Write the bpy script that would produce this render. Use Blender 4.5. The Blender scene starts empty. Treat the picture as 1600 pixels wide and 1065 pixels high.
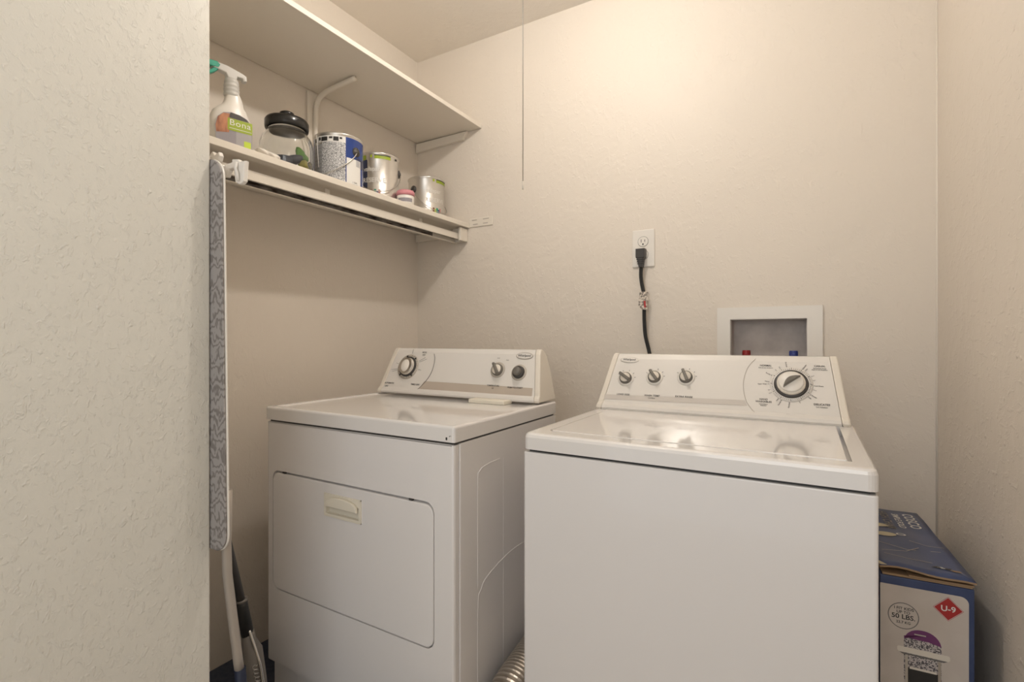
import bpy, bmesh, math, random
from mathutils import Vector, Matrix
random.seed(7)
SC = bpy.context.scene
COL = SC.collection
PI = math.pi

# ------------------------------------------------------------------ camera, world, lights, exposure
cam_d = bpy.data.cameras.new('camera')
cam_d.sensor_width = 36.0
cam_d.lens = 36.0 * 789.3 / 1600.0
cam_d.shift_y = -3.8 / 1600.0
cam_d.clip_start = 0.01
cam = bpy.data.objects.new('camera', cam_d)
COL.objects.link(cam)
cam.location = (0, 0, 1.11)
cam.rotation_euler = (PI / 2, 0, math.radians(30.27))
SC.camera = cam

SC.view_settings.view_transform = 'Standard'
SC.view_settings.look = 'None'
SC.view_settings.gamma = 1.0
SC.view_settings.exposure = 0.07
SC.view_settings.use_curve_mapping = False

world = bpy.data.worlds.new('world')
SC.world = world
world.use_nodes = True
bg = world.node_tree.nodes['Background']
bg.inputs['Color'].default_value = (0.95, 0.98, 1.0, 1)
bg.inputs['Strength'].default_value = 1.02

BULB_STRENGTH = 500.0            # radiance of the closet bulb (built with its lampholder below)
BULB_COLOR = (1.0, 0.935, 0.86)

def area_light(name, loc, target, size, power, color):
    d = bpy.data.lights.new(name, 'AREA')
    d.shape = 'DISK'; d.size = size; d.energy = power; d.color = color
    o = bpy.data.objects.new(name, d); COL.objects.link(o)
    o.location = loc
    o.rotation_euler = (Vector(target) - Vector(loc)).to_track_quat('-Z', 'Y').to_euler()
    return o
area_light('fill_light', (-0.10, -0.55, 1.60), (-0.95, 1.7, 1.75), 0.9, 4.5, (1.0, 0.985, 0.965))  # added soft fill near the camera to brighten the alcove, not a hall lamp

# ------------------------------------------------------------------ materials
def mat(name, color, rough=0.5, metal=0.0, coat=0.0, spec=0.5, trans=0.0, ior=1.45, emit=None, estr=0.0):
    m = bpy.data.materials.new(name); m.use_nodes = True
    b = m.node_tree.nodes['Principled BSDF']
    b.inputs['Base Color'].default_value = (*color, 1)
    b.inputs['Roughness'].default_value = rough
    b.inputs['Metallic'].default_value = metal
    b.inputs['Coat Weight'].default_value = coat
    b.inputs['Specular IOR Level'].default_value = spec
    b.inputs['Transmission Weight'].default_value = trans
    b.inputs['IOR'].default_value = ior
    if emit:
        b.inputs['Emission Color'].default_value = (*emit, 1)
        b.inputs['Emission Strength'].default_value = estr
    return m

def nodes(m): return m.node_tree.nodes, m.node_tree.links, m.node_tree.nodes['Principled BSDF']

def add_bump(m, layers, coord='Object'):
    """layers: (kind, scale, detail, distance, lo, hi, stretch)"""
    N, L, B = nodes(m)
    tc = N.new('ShaderNodeTexCoord')
    prev = None
    for kind, scale, detail, dist, lo, hi, st in layers:
        mp = N.new('ShaderNodeMapping'); mp.inputs['Scale'].default_value = st
        L.new(tc.outputs[coord], mp.inputs['Vector'])
        if kind == 'noise':
            t = N.new('ShaderNodeTexNoise'); t.inputs['Scale'].default_value = scale
            t.inputs['Detail'].default_value = detail; t.inputs['Roughness'].default_value = 0.6
            t.inputs['Distortion'].default_value = 0.6
            out = t.outputs['Fac']
        else:
            t = N.new('ShaderNodeTexVoronoi'); t.inputs['Scale'].default_value = scale
            out = t.outputs['Distance']
        L.new(mp.outputs['Vector'], t.inputs['Vector'])
        mr = N.new('ShaderNodeMapRange'); mr.inputs['From Min'].default_value = lo; mr.inputs['From Max'].default_value = hi
        L.new(out, mr.inputs['Value'])
        bp = N.new('ShaderNodeBump'); bp.inputs["Strength"].default_value = 1.0
        bp.inputs['Distance'].default_value = dist
        L.new(mr.outputs['Result'], bp.inputs['Height'])
        if prev: L.new(prev.outputs['Normal'], bp.inputs['Normal'])
        prev = bp
    L.new(prev.outputs['Normal'], B.inputs['Normal'])

def add_mottle(m, c1, c2, scale, detail=3, lo=0.35, hi=0.65, st=(1, 1, 1)):
    N, L, B = nodes(m)
    tc = N.new('ShaderNodeTexCoord'); mp = N.new('ShaderNodeMapping'); mp.inputs['Scale'].default_value = st
    t = N.new('ShaderNodeTexNoise'); t.inputs['Scale'].default_value = scale; t.inputs['Detail'].default_value = detail
    r = N.new('ShaderNodeValToRGB')
    r.color_ramp.elements[0].position = lo; r.color_ramp.elements[0].color = (*c1, 1)
    r.color_ramp.elements[1].position = hi; r.color_ramp.elements[1].color = (*c2, 1)
    L.new(tc.outputs['Object'], mp.inputs['Vector']); L.new(mp.outputs['Vector'], t.inputs['Vector'])
    L.new(t.outputs['Fac'], r.inputs['Fac']); L.new(r.outputs['Color'], B.inputs['Base Color'])

WALLC = (0.76, 0.69, 0.605)
M = {}
# troweled plaster walls: soft undulation, sparse short trowel ridges, a few small lumps
def wall_mat(name, color, ridge, lump, rough=0.36, st=(1, 1, 1), und=0.005, nsc=52, vsc=30):
    m = mat(name, color, rough, spec=0.45)
    add_bump(m, [('noise', 5, 3, und, 0, 1, (1, 1, 1)),
                 ('noise', nsc, 4, ridge, 0.53, 0.72, st),
                 ('voronoi', vsc, 0, lump, 0.16, 0.05, (1, 1, 1)),
                 ('noise', 260, 2, 0.00035, 0, 1, (1, 1, 1))])
    return m
M['wall_back'] = wall_mat('plaster_back', WALLC, 0.0007, 0.0005, 0.5, (1, 1, 0.55))
M['wall_side'] = wall_mat('plaster_side', WALLC, 0.0010, 0.0012, 0.48, (1, 0.5, 1))
M['wall_hall'] = wall_mat('plaster_hall', (0.70, 0.675, 0.61), 0.0009, 0.0006, 0.42, (1, 1.0, 0.7), nsc=95, vsc=38)
M['ceiling'] = wall_mat('plaster_ceiling', (0.84, 0.785, 0.71), 0.0006, 0.0003, 0.6)
M['floor'] = mat('vinyl_bounce_floor', (0.55, 0.48, 0.40), 0.5)  # unseen floor, pale tone invented to bounce light up to the ceiling
add_mottle(M['floor'], (0.50, 0.43, 0.35), (0.60, 0.53, 0.45), 12)
M['mat'] = mat('navy_mat', (0.035, 0.045, 0.075), 0.7)
add_mottle(M['mat'], (0.03, 0.04, 0.07), (0.05, 0.06, 0.09), 60)
M['shelf'] = mat('shelf_paint', (0.78, 0.72, 0.63), 0.45)
add_bump(M['shelf'], [('noise', 40, 3, 0.0006, 0, 1, (1, 0.2, 1))])
M['enamel'] = mat('white_enamel', (0.80, 0.77, 0.755), 0.22, coat=0.35)
add_bump(M['enamel'], [('noise', 420, 1, 0.00006, 0, 1, (1, 1, 1))])
M['enamel_top'] = mat('white_enamel_gloss', (0.80, 0.77, 0.745), 0.1, coat=0.6)
M['bisque'] = mat('cream_plastic', (0.80, 0.745, 0.63), 0.35)
M['plastic'] = mat('white_plastic', (0.80, 0.76, 0.70), 0.3)
M['plastic2'] = mat('ivory_plastic', (0.77, 0.71, 0.62), 0.35)
M['panel'] = mat('console_panel', (0.75, 0.715, 0.67), 0.22, coat=0.2)
M['band'] = mat('console_band', (0.50, 0.43, 0.36), 0.25)
M['band_light'] = mat('console_band_light', (0.60, 0.555, 0.51), 0.25)
M['knob_dark'] = mat('taupe_plastic', (0.16, 0.145, 0.125), 0.35)
M['knob_ring'] = mat('pale_ring', (0.50, 0.45, 0.39), 0.35)
M['chrome'] = mat('chrome', (0.75, 0.72, 0.68), 0.18, metal=1.0)
M['steel'] = mat('dull_steel', (0.55, 0.52, 0.48), 0.35, metal=1.0)
M['tin'] = mat('tin', (0.66, 0.63, 0.585), 0.33, metal=0.85)
M['print'] = mat('dark_print', (0.03, 0.028, 0.026), 0.5)
M['print_grey'] = mat('grey_print', (0.16, 0.15, 0.14), 0.5)
M['white_print'] = mat('white_print', (0.80, 0.78, 0.74), 0.45)
M['black'] = mat('black_plastic', (0.018, 0.017, 0.016), 0.22)
M['blackrub'] = mat('black_rubber', (0.022, 0.021, 0.02), 0.5)
M['charcoal'] = mat('charcoal_plastic', (0.055, 0.05, 0.047), 0.4)
M['taupe'] = mat('grey_plastic', (0.17, 0.15, 0.13), 0.45)
M['rust'] = mat('rusty_channel', (0.10, 0.075, 0.055), 0.5, metal=0.5)
add_mottle(M['rust'], (0.05, 0.035, 0.025), (0.32, 0.29, 0.26), 60, st=(1, 0.3, 1))
M['glass'] = mat('clear_glass', (0.97, 0.98, 0.97), 0.0, trans=1.0, ior=1.45)
M['green'] = mat('green_plastic', (0.02, 0.30, 0.20), 0.35)
M['clearish'] = mat('milky_plastic', (0.74, 0.72, 0.68), 0.3, trans=0.25)
M['lime'] = mat('lime_print', (0.33, 0.42, 0.03), 0.4)
M['limebright'] = mat('bright_lime_print', (0.55, 0.70, 0.06), 0.4)
M['slate'] = mat('slate_print', (0.30, 0.28, 0.30), 0.4)
M['slate2'] = mat('pale_slate_print', (0.40, 0.38, 0.39), 0.4)
M['wood'] = mat('floorwood_print', (0.30, 0.10, 0.04), 0.4)
add_mottle(M['wood'], (0.20, 0.06, 0.025), (0.55, 0.24, 0.12), 60, st=(1, 1, 0.3))
M['blue'] = mat('blue_print', (0.02, 0.05, 0.22), 0.25)
M['navy'] = mat('navy_print', (0.025, 0.035, 0.09), 0.35)
M['fine'] = mat('fine_print', (0.5, 0.5, 0.5), 0.4)
add_mottle(M['fine'], (0.13, 0.13, 0.14), (0.72, 0.71, 0.70), 420, 2, 0.42, 0.56)
M['table'] = mat('grey_table_print', (0.34, 0.34, 0.34), 0.4)
M['pink'] = mat('pink_plastic', (0.66, 0.27, 0.30), 0.4)
M['red'] = mat('red_plastic', (0.30, 0.02, 0.02), 0.4)
M['bluevalve'] = mat('blue_plastic', (0.03, 0.05, 0.22), 0.4)
M['boxback'] = mat('recess_plastic', (0.52, 0.47, 0.44), 0.45)
add_mottle(M['boxback'], (0.42, 0.38, 0.36), (0.56, 0.51, 0.48), 14, 4, 0.3, 0.6)
M['boxblue'] = mat('carton_blue', (0.055, 0.09, 0.22), 0.28)
add_mottle(M['boxblue'], (0.045, 0.065, 0.15), (0.06, 0.085, 0.185), 14, 4)
M['boxwhite'] = mat('carton_white', (0.62, 0.55, 0.49), 0.45)
add_mottle(M['boxwhite'], (0.57, 0.50, 0.44), (0.65, 0.58, 0.52), 9, 4)
M['card'] = mat('corrugated_card', (0.36, 0.24, 0.14), 0.8)
M['redprint'] = mat('red_print', (0.42, 0.03, 0.03), 0.4)
M['purple'] = mat('purple_print', (0.17, 0.045, 0.15), 0.4)
M['cream'] = mat('cream_print', (0.62, 0.55, 0.38), 0.5)
M['check'] = mat('patterned_print', (0.4, 0.38, 0.4), 0.5)
add_mottle(M['check'], (0.10, 0.09, 0.10), (0.55, 0.50, 0.48), 420, 0, 0.44, 0.52)
M['cloth'] = mat('white_cloth', (0.78, 0.73, 0.66), 0.8)
M['silver_tube'] = mat('silver_tube', (0.46, 0.41, 0.36), 0.4, metal=0.35)
M['bluecap'] = mat('navy_rubber', (0.010, 0.015, 0.038), 0.5)
M['foil'] = mat('aluminium_foil', (0.62, 0.57, 0.51), 0.38, metal=1.0)
add_bump(M['foil'], [('noise', 60, 2, 0.0006, 0, 1, (1, 1, 1))])
M['slatestone'] = mat('slate_blue', (0.055, 0.06, 0.085), 0.5)
M['leafgreen'] = mat('leaf_green', (0.10, 0.26, 0.03), 0.5)
M['olive'] = mat('olive_yellow', (0.38, 0.33, 0.06), 0.5)
M['bronze'] = mat('mottled_brown', (0.22, 0.17, 0.09), 0.5)
add_mottle(M['bronze'], (0.06, 0.06, 0.05), (0.42, 0.34, 0.16), 70)
M['tag'] = mat('paper_tag', (0.55, 0.48, 0.40), 0.5)
add_mottle(M['tag'], (0.22, 0.19, 0.16), (0.72, 0.64, 0.55), 130, 2, 0.42, 0.55)
M['bulb'] = mat('bulb_glow', (1, 1, 1), 0.5, emit=BULB_COLOR, estr=BULB_STRENGTH)
# quilted grey cover: pale swirls on grey-brown cotton
M['cover'] = mat('printed_cotton', (0.4, 0.37, 0.34), 0.85)
N, L, B = nodes(M['cover'])
tc = N.new('ShaderNodeTexCoord'); mp = N.new('ShaderNodeMapping'); mp.inputs['Scale'].default_value = (1, 1, 0.6)
w = N.new('ShaderNodeTexWave'); w.wave_type = 'RINGS'; w.inputs['Scale'].default_value = 22; w.inputs['Distortion'].default_value = 12
w.inputs['Detail'].default_value = 2.5; w.inputs['Detail Scale'].default_value = 2.2
r = N.new('ShaderNodeValToRGB'); r.color_ramp.elements[0].color = (0.20, 0.18, 0.168, 1); r.color_ramp.elements[1].color = (0.34, 0.315, 0.30, 1)
r.color_ramp.elements[0].position = 0.05; r.color_ramp.elements[1].position = 0.6
L.new(tc.outputs['Object'], mp.inputs['Vector']); L.new(mp.outputs['Vector'], w.inputs['Vector']); L.new(w.outputs['Color'], r.inputs['Fac'])
L.new(r.outputs['Color'], B.inputs['Base Color'])

# ------------------------------------------------------------------ mesh helpers
class MB:
    """collects shapes into one mesh, each with its material slot"""
    def __init__(self): self.bm = bmesh.new(); self.mats = []
    def slot(self, m):
        if m not in self.mats: self.mats.append(m)
        return self.mats.index(m)
    def absorb(self, bm, m, mx=None, smooth=False):
        i = self.slot(m)
        for f in bm.faces: f.material_index = i; f.smooth = smooth
        if mx is not None: bmesh.ops.transform(bm, matrix=mx, verts=bm.verts)
        me = bpy.data.meshes.new('tmp'); bm.to_mesh(me); bm.free()
        self.bm.from_mesh(me); bpy.data.meshes.remove(me)
        return self
    def box(self, x0, x1, y0, y1, z0, z1, m, bev=0.0, seg=2, mx=None):
        bm = bmesh.new()
        bmesh.ops.create_cube(bm, size=1)
        for v in bm.verts:
            v.co = Vector(((x0 + x1) / 2 + v.co.x * (x1 - x0), (y0 + y1) / 2 + v.co.y * (y1 - y0), (z0 + z1) / 2 + v.co.z * (z1 - z0)))
        if bev > 0: bmesh.ops.bevel(bm, geom=list(bm.edges), offset=bev, segments=seg, profile=0.5, affect='EDGES')
        return self.absorb(bm, m, mx, smooth=False)
    def prism(self, poly, d0, d1, m, axis='X', bev=0.0, mx=None, taper=None, smooth=False):
        """poly in the two other axes, extruded from d0 to d1 along axis"""
        bm = bmesh.new()
        def P(a, b, d):
            return {'X': (d, a, b), 'Y': (a, d, b), 'Z': (a, b, d)}[axis]
        A = [bm.verts.new(P(a, b, d0)) for a, b in poly]
        Bv = [bm.verts.new(P(a, b, d1)) for a, b in poly]
        n = len(poly)
        fs = [bm.faces.new(A[::-1]), bm.faces.new(Bv)]
        for i in range(n): bm.faces.new((A[i], A[(i + 1) % n], Bv[(i + 1) % n], Bv[i]))
        if taper: taper(A, Bv)
        bmesh.ops.recalc_face_normals(bm, faces=bm.faces)
        if bev > 0:
            es = [e for f in fs for e in f.edges]
            bmesh.ops.bevel(bm, geom=es, offset=bev, segments=2, profile=0.5, affect='EDGES')
        return self.absorb(bm, m, mx, smooth)
    def lathe(self, prof, m, seg=40, mx=None, smooth=True, cap=True):
        bm = bmesh.new(); rings = []
        for r_, z in prof:
            if r_ < 1e-6: rings.append([bm.verts.new((0, 0, z))])
            else: rings.append([bm.verts.new((r_ * math.cos(2 * PI * k / seg), r_ * math.sin(2 * PI * k / seg), z)) for k in range(seg)])
        for a, b in zip(rings, rings[1:]):
            for k in range(seg):
                k2 = (k + 1) % seg
                if len(a) == 1 and len(b) == 1: continue
                if len(a) == 1: bm.faces.new((a[0], b[k], b[k2]))
                elif len(b) == 1: bm.faces.new((a[k], a[k2], b[0]))
                else: bm.faces.new((a[k], a[k2], b[k2], b[k]))
        bmesh.ops.recalc_face_normals(bm, faces=bm.faces)
        self.absorb(bm, m, mx, smooth)
        return self
    def tube(self, pts, rad, m, seg=10, mx=None, cap=True):
        bm = bmesh.new(); pts = [Vector(p) for p in pts]; rings = []
        n = len(pts); up = None
        for i, p in enumerate(pts):
            t = (pts[min(i + 1, n - 1)] - pts[max(i - 1, 0)]).normalized()
            if up is None:
                up = Vector((0, 0, 1)) if abs(t.z) < 0.9 else Vector((1, 0, 0))
            s = t.cross(up).normalized(); up = s.cross(t).normalized()
            rr = rad[i] if isinstance(rad, (list, tuple)) else rad
            rings.append([bm.verts.new(p + (s * math.cos(2 * PI * k / seg) + up * math.sin(2 * PI * k / seg)) * rr) for k in range(seg)])
        for a, b in zip(rings, rings[1:]):
            for k in range(seg): bm.faces.new((a[k], a[(k + 1) % seg], b[(k + 1) % seg], b[k]))
        if cap: bm.faces.new(rings[0][::-1]); bm.faces.new(rings[-1])
        bmesh.ops.recalc_face_normals(bm, faces=bm.faces)
        return self.absorb(bm, m, mx, True)
    def patch(self, r_, a0, a1, z0, z1, m, seg=20, mx=None):
        """a curved label patch on a cylinder about local Z, angles in degrees"""
        bm = bmesh.new(); A = []; Bv = []
        for k in range(seg + 1):
            a = math.radians(a0 + (a1 - a0) * k / seg)
            A.append(bm.verts.new((r_ * math.cos(a), r_ * math.sin(a), z0))); Bv.append(bm.verts.new((r_ * math.cos(a), r_ * math.sin(a), z1)))
        for k in range(seg): bm.faces.new((A[k], A[k + 1], Bv[k + 1], Bv[k]))
        return self.absorb(bm, m, mx, True)
    def flat(self, poly, m, mx=None):
        bm = bmesh.new(); bm.faces.new([bm.verts.new((*p, 0) if len(p) == 2 else p) for p in poly])
        return self.absorb(bm, m, mx)
    def ring(self, outer, inner, m, mx=None):
        bm = bmesh.new(); n = len(outer)
        A = [bm.verts.new((*p, 0)) for p in outer]; Bv = [bm.verts.new((*p, 0)) for p in inner]
        for i in range(n): bm.faces.new((A[i], A[(i + 1) % n], Bv[(i + 1) % n], Bv[i]))
        return self.absorb(bm, m, mx)
    def holed(self, outer, inner, m, mx=None, depth=0.0, floor=True, mfloor=None):
        """flat plate with a hole (z=0 plane) and pocket walls going down by depth"""
        bm = bmesh.new()
        def loop(p, z): return [bm.verts.new((a, b, z)) for a, b in p]
        o = loop(outer, 0); i = loop(inner, 0)
        eo = [bm.edges.new((o[k], o[(k + 1) % len(o)])) for k in range(len(o))]
        ei = [bm.edges.new((i[k], i[(k + 1) % len(i)])) for k in range(len(i))]
        bmesh.ops.triangle_fill(bm, use_beauty=True, use_dissolve=False, edges=eo + ei, normal=(0, 0, 1))
        if depth:
            d = loop(inner, -depth); n = len(i)
            for k in range(n): bm.faces.new((i[k], i[(k + 1) % n], d[(k + 1) % n], d[k]))
            if floor: bm.faces.new(d)
        return self.absorb(bm, m, mx)
    def text(self, body, size, m, mx, align='CENTER', wrap=None, space=1.0, bold=.018):
        c = bpy.data.curves.new('txt', 'FONT'); c.body = body; c.size = size; c.align_x = align; c.align_y = 'CENTER'
        c.space_character = space; c.offset = bold * size; c.resolution_u = 3
        o = bpy.data.objects.new('txt', c)
        COL.objects.link(o)
        dg = bpy.context.evaluated_depsgraph_get()
        me = bpy.data.meshes.new_from_object(o.evaluated_get(dg))
        bm = bmesh.new(); bm.from_mesh(me)
        bpy.data.objects.remove(o); bpy.data.curves.remove(c); bpy.data.meshes.remove(me)
        if wrap:
            R_, a0, zc = wrap
            for v in bm.verts:
                a = math.radians(a0) + v.co.x / R_
                v.co = Vector((R_ * math.cos(a), R_ * math.sin(a), zc + v.co.y))
        return self.absorb(bm, m, mx)
    def obj(self, name, parent=None, local=False, bevel=0.0, shade=None):
        if parent is not None and not local:
            root = parent
            while root.parent: root = root.parent
            bmesh.ops.transform(self.bm, matrix=root.matrix_basis.inverted(), verts=self.bm.verts)
        me = bpy.data.meshes.new(name); self.bm.to_mesh(me); self.bm.free()
        for m in self.mats: me.materials.append(m)
        o = bpy.data.objects.new(name, me); COL.objects.link(o)
        if parent is not None: o.parent = parent
        return o

def thing(name, label, cat, loc, rotz=0.0, group=None):
    o = bpy.data.objects.new(name, None); COL.objects.link(o)
    o.empty_display_size = 0.05
    o.rotation_euler = (0, 0, rotz); o.location = loc
    o.matrix_basis = Matrix.Translation(loc) @ Matrix.Rotation(rotz, 4, 'Z')
    return tag(o, label, cat, group)
def tag(o, label, cat, group=None):
    o['label'] = label; o['category'] = cat
    if group: o['group'] = group
    return o
def struct(name, mb):
    o = mb.obj(name); o['kind'] = 'structure'; return o
def rrect(x0, x1, y0, y1, r, seg=6, rs=None):
    rs = rs or (r, r, r, r); out = []
    for (cx, cy, a0), q in zip(((x0, y0, 180), (x1, y0, 270), (x1, y1, 0), (x0, y1, 90)), rs):
        sx = 1 if cx == x0 else -1; sy = 1 if cy == y0 else -1
        if q < 1e-6: out.append((cx, cy)); continue
        for k in range(seg + 1):
            a = math.radians(a0 + 90 * k / seg)
            out.append((cx + sx * q + q * math.cos(a), cy + sy * q + q * math.sin(a)))
    return out
def ell(cx, cy, a, b, n=32): return [(cx + a * math.cos(2 * PI * k / n), cy + b * math.sin(2 * PI * k / n)) for k in range(n)]
def frame(o, x, up):
    x = Vector(x).normalized(); up = Vector(up).normalized(); n = x.cross(up)
    m = Matrix((x, up, n)).transposed().to_4x4(); m.translation = Vector(o); return m
def smooth_path(pts, n=8):
    pts = [Vector(p) for p in pts]; P = [pts[0]] + pts + [pts[-1]]; out = []
    for i in range(1, len(P) - 2):
        for k in range(n):
            t = k / n; a, b, c, d = P[i - 1], P[i], P[i + 1], P[i + 2]
            out.append(0.5 * ((2 * b) + (c - a) * t + (2 * a - 5 * b + 4 * c - d) * t * t + (3 * b - a - 3 * c + d) * t ** 3))
    out.append(pts[-1]); return out
def arc_poly(pts, n=8): return [(p.y, p.z) for p in smooth_path([(0, a, b) for a, b in pts], n)]

# ------------------------------------------------------------------ room
XL, YB, XR, ZC = -1.72, 1.988, 0.345, 2.52
XS, YE = -1.151, 0.635            # face and far edge of the near left wall
YR = -1.1                       # how far the hall runs back
b = MB()
for x0, x1, z0, z1 in ((XL - .1, -.241, 0, ZC), (.002, XR + .1, 0, ZC), (-.241, .002, 0, .96), (-.241, .002, 1.18, ZC)):
    b.box(x0, x1, YB, YB + .12, z0, z1, M['wall_back'])
struct('wall_back', b)
struct('wall_alcove', MB().box(XL - .1, XL, YE, YB, 0, ZC, M['wall_back']))
struct('wall_left', MB().box(XL - .1, XS, YR, YE, 0, ZC, M['wall_hall'], bev=0.004))
struct('wall_right', MB().box(XR, XR + .1, YR, YB, 0, ZC, M['wall_side']))
struct('trim_1', MB().tube([(XR - .002, YB - .002, .02), (XR - .0015, YB - .002, 1.3), (XR - .002, YB - .002, ZC)], .003, M['shelf'], 8))
struct('ceiling', MB().box(XL - .1, XR + .1, YR, YB + .12, ZC, ZC + .08, M['ceiling']))
struct('floor', MB().box(XL - .1, XR + .1, YR, YB + .12, -.08, 0, M['floor']))

tag(MB().box(XL + .004, -.62, .66, 1.60, 0, .003, M['mat'], .001).obj('floor_mat'), 'dark navy mat on the floor under the dryer, seen at its left corner', 'mat')

# ceiling lamp with its pull chain
t = thing('ceiling_lamp', 'ceiling bulb lamp whose long thin pull chain hangs before the back wall', 'lamp', (-.62, 1.12, ZC))
MB().lathe([(0, 0), (.055, 0), (.055, -.012), (.04, -.022), (.028, -.05), (.022, -.085), (0, -.085)], M['plastic']).obj('lampholder', t, True)
MB().lathe([(0, -.083)] + [(.030 * math.sin(PI * k / 14), -.115 + .032 * math.cos(PI * k / 14)) for k in range(1, 14)] + [(0, -.147)], M['bulb'], 28).obj('bulb', t, True)
b = MB()
cx, cy = -.585 + .62, 1.054 - 1.12
b.tube([(cx * .45, cy * .45, -.03), (cx * .8, cy * .8, -.032), (cx, cy, -.045), (cx, cy, 1.485 - ZC)], .0011, M['steel'], 6)
b.tube([(cx, cy, 1.485 - ZC), (cx, cy, 1.466 - ZC)], .0022, M['plastic2'], 8)
b.obj('pull_chain', t, True)

# ------------------------------------------------------------------ shelves
t = thing('shelf', 'upper beige painted shelf board, bare, just under the ceiling', 'shelf', (XL, 1.35, 2.10))
MB().box(XL + .007, -1.326, YE + .002, YB - .002, 2.101, 2.119, M['shelf'], .0015).obj('board', t)
b = MB()
b.prism([(XL + .008, 2.096), (-1.40, 2.0985), (-1.425, 2.062), (XL + .004, 2.052)], YB - .019, YB - .001, M['shelf'], 'Y', bev=.001)
b.obj('cleat', t)
t = thing('shelf', 'lower beige painted shelf board that carries the paint cans, jar and spray bottle', 'shelf', (XL, 1.35, 1.64))
MB().box(XL + .006, -1.393, YE + .002, YB - .002, 1.638, 1.659, M['shelf'], .0015).obj('board', t)
MB().box(XL + .004, -1.44, YB - .019, YB - .001, 1.598, 1.636, M['shelf'], .001).obj('cleat', t)
b = MB()   # painted steel bracket: wall leg, rounded bend and arm under the upper shelf
t = thing('shelf_bracket', 'painted steel bracket on alcove wall, its curved arm under the bare upper shelf', 'bracket', (XL, 1.345, 1.66))
MB().box(XL, XL + .012, 1.322, 1.366, 1.70, 2.095, M['shelf'], .003).obj('wall_leg', t)
b.tube(smooth_path([(XL + .018, 1.352, 1.72), (XL + .020, 1.352, 1.99), (XL + .028, 1.352, 2.05), (XL + .060, 1.352, 2.076), (XL + .11, 1.350, 2.084), (XL + .25, 1.345, 2.0895)]),
       .010, M['shelf'], 10)
b.obj('arm', t)
# closet rail under the lower shelf
t = thing('closet_rail', 'long painted metal hanging rail with dark open channel under the lower shelf', 'rail', (-1.44, 1.35, 1.58))
b = MB()
b.box(-1.428, -1.424, YE + .06, YB - .03, 1.580, 1.607, M['shelf'], .001)
b.box(-1.460, -1.424, YE + .06, YB - .03, 1.605, 1.608, M['shelf'])
b.box(-1.464, -1.461, YE + .06, YB - .03, 1.569, 1.608, M['shelf'])
b.box(-1.464, -1.449, YE + .06, YB - .03, 1.567, 1.5695, M['shelf'])
b.obj('channel', t)
MB().box(-1.4605, -1.4585, YE + .06, YB - .20, 1.571, 1.604, M['rust']).obj('track_liner', t)
MB().tube([(-1.446, YE + .06, 1.586), (-1.446, YB - .03, 1.586)], .0025, M['chrome'], 8).obj('track_rod', t)
b = MB()
b.box(-1.47, -1.412, YB - .032, YB - .026, 1.570, 1.636, M['shelf'], .001)
b.box(-1.418, -1.405, YB - .06, YB - .004, 1.572, 1.634, M['shelf'], .002)
b.obj('end_bracket', t)
for y in (1.20, 1.70):   # hanger straps between rail and shelf underside
    MB().box(-1.462, -1.459, y, y + .02, 1.606, 1.637, M['shelf'], .0005).obj('hanger_strap', t)
# slotted plate on the back wall
t = thing('bracket_plate', 'small painted slotted metal plate on back wall at the lower shelf end', 'bracket', (-1.33, YB, 1.66))
b = MB()
b.box(-1.392, -1.262, YB - .005, YB - .0005, 1.640, 1.681, M['shelf'], .0015)
b.obj('plate', t)
for x0, x1, z in ((-1.378, -1.350, 1.672), (-1.372, -1.345, 1.652), (-1.315, -1.282, 1.672), (-1.315, -1.288, 1.652)):
    MB().box(x0, x1, YB - .0062, YB - .005, z - .002, z + .002, M['knob_ring']).obj('slot', t)

# ------------------------------------------------------------------ dryer
DX0, DX1, DY0, DY1 = -1.466, -.736, .985, 1.555
t = thing('clothes_dryer', 'white front-loading clothes dryer with large drop door, left of the washer', 'dryer', ((DX0 + DX1) / 2, 1.27, 0))
b = MB()   # body shell: sides, back and inside of the toe space
b.box(DX0 + .004, DX1, DY0 + .0225, DY1, .0035, .852, M['enamel'], .003)
b.obj('cabinet', t)
b = MB()   # embossed service outline on the right side
prof = smooth_path([(DX1 + .0005, 1.085, .46), (DX1 + .0005, 1.085, .73), (DX1 + .0005, 1.092, .764), (DX1 + .0005, 1.125, .775), (DX1 + .0005, 1.195, .777)])
b.tube(prof, .0010, M['enamel'], 6)
b.box(DX1 - .001, DX1 + .0005, 1.212, 1.216, .06, .776, M['enamel'], .0004)
b.tube(smooth_path([(DX1 + .0005, 1.085, .06), (DX1 + .0005, 1.085, .40), (DX1 + .0005, 1.10, .455), (DX1 + .0005, 1.14, .48), (DX1 + .0005, 1.26, .50), (DX1 + .0005, 1.36, .49), (DX1 + .0005, 1.40, .44)]), .0008, M['enamel'], 6)
b.obj('side_emboss', t)
b = MB()   # front panel with the door pocket
fx = frame((0, DY0, 0), (1, 0, 0), (0, 0, 1))        # local x = X, y = Z, normal = -Y
hole = rrect(-1.440, -.798, .334, .702, .028)
b.holed(rrect(DX0 + .012, DX1 - .014, .108, .850, .0), hole, M['enamel'], fx, depth=.014)
edge = lambda x0, x1, rr: arc_poly([(0, 0)])
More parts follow.
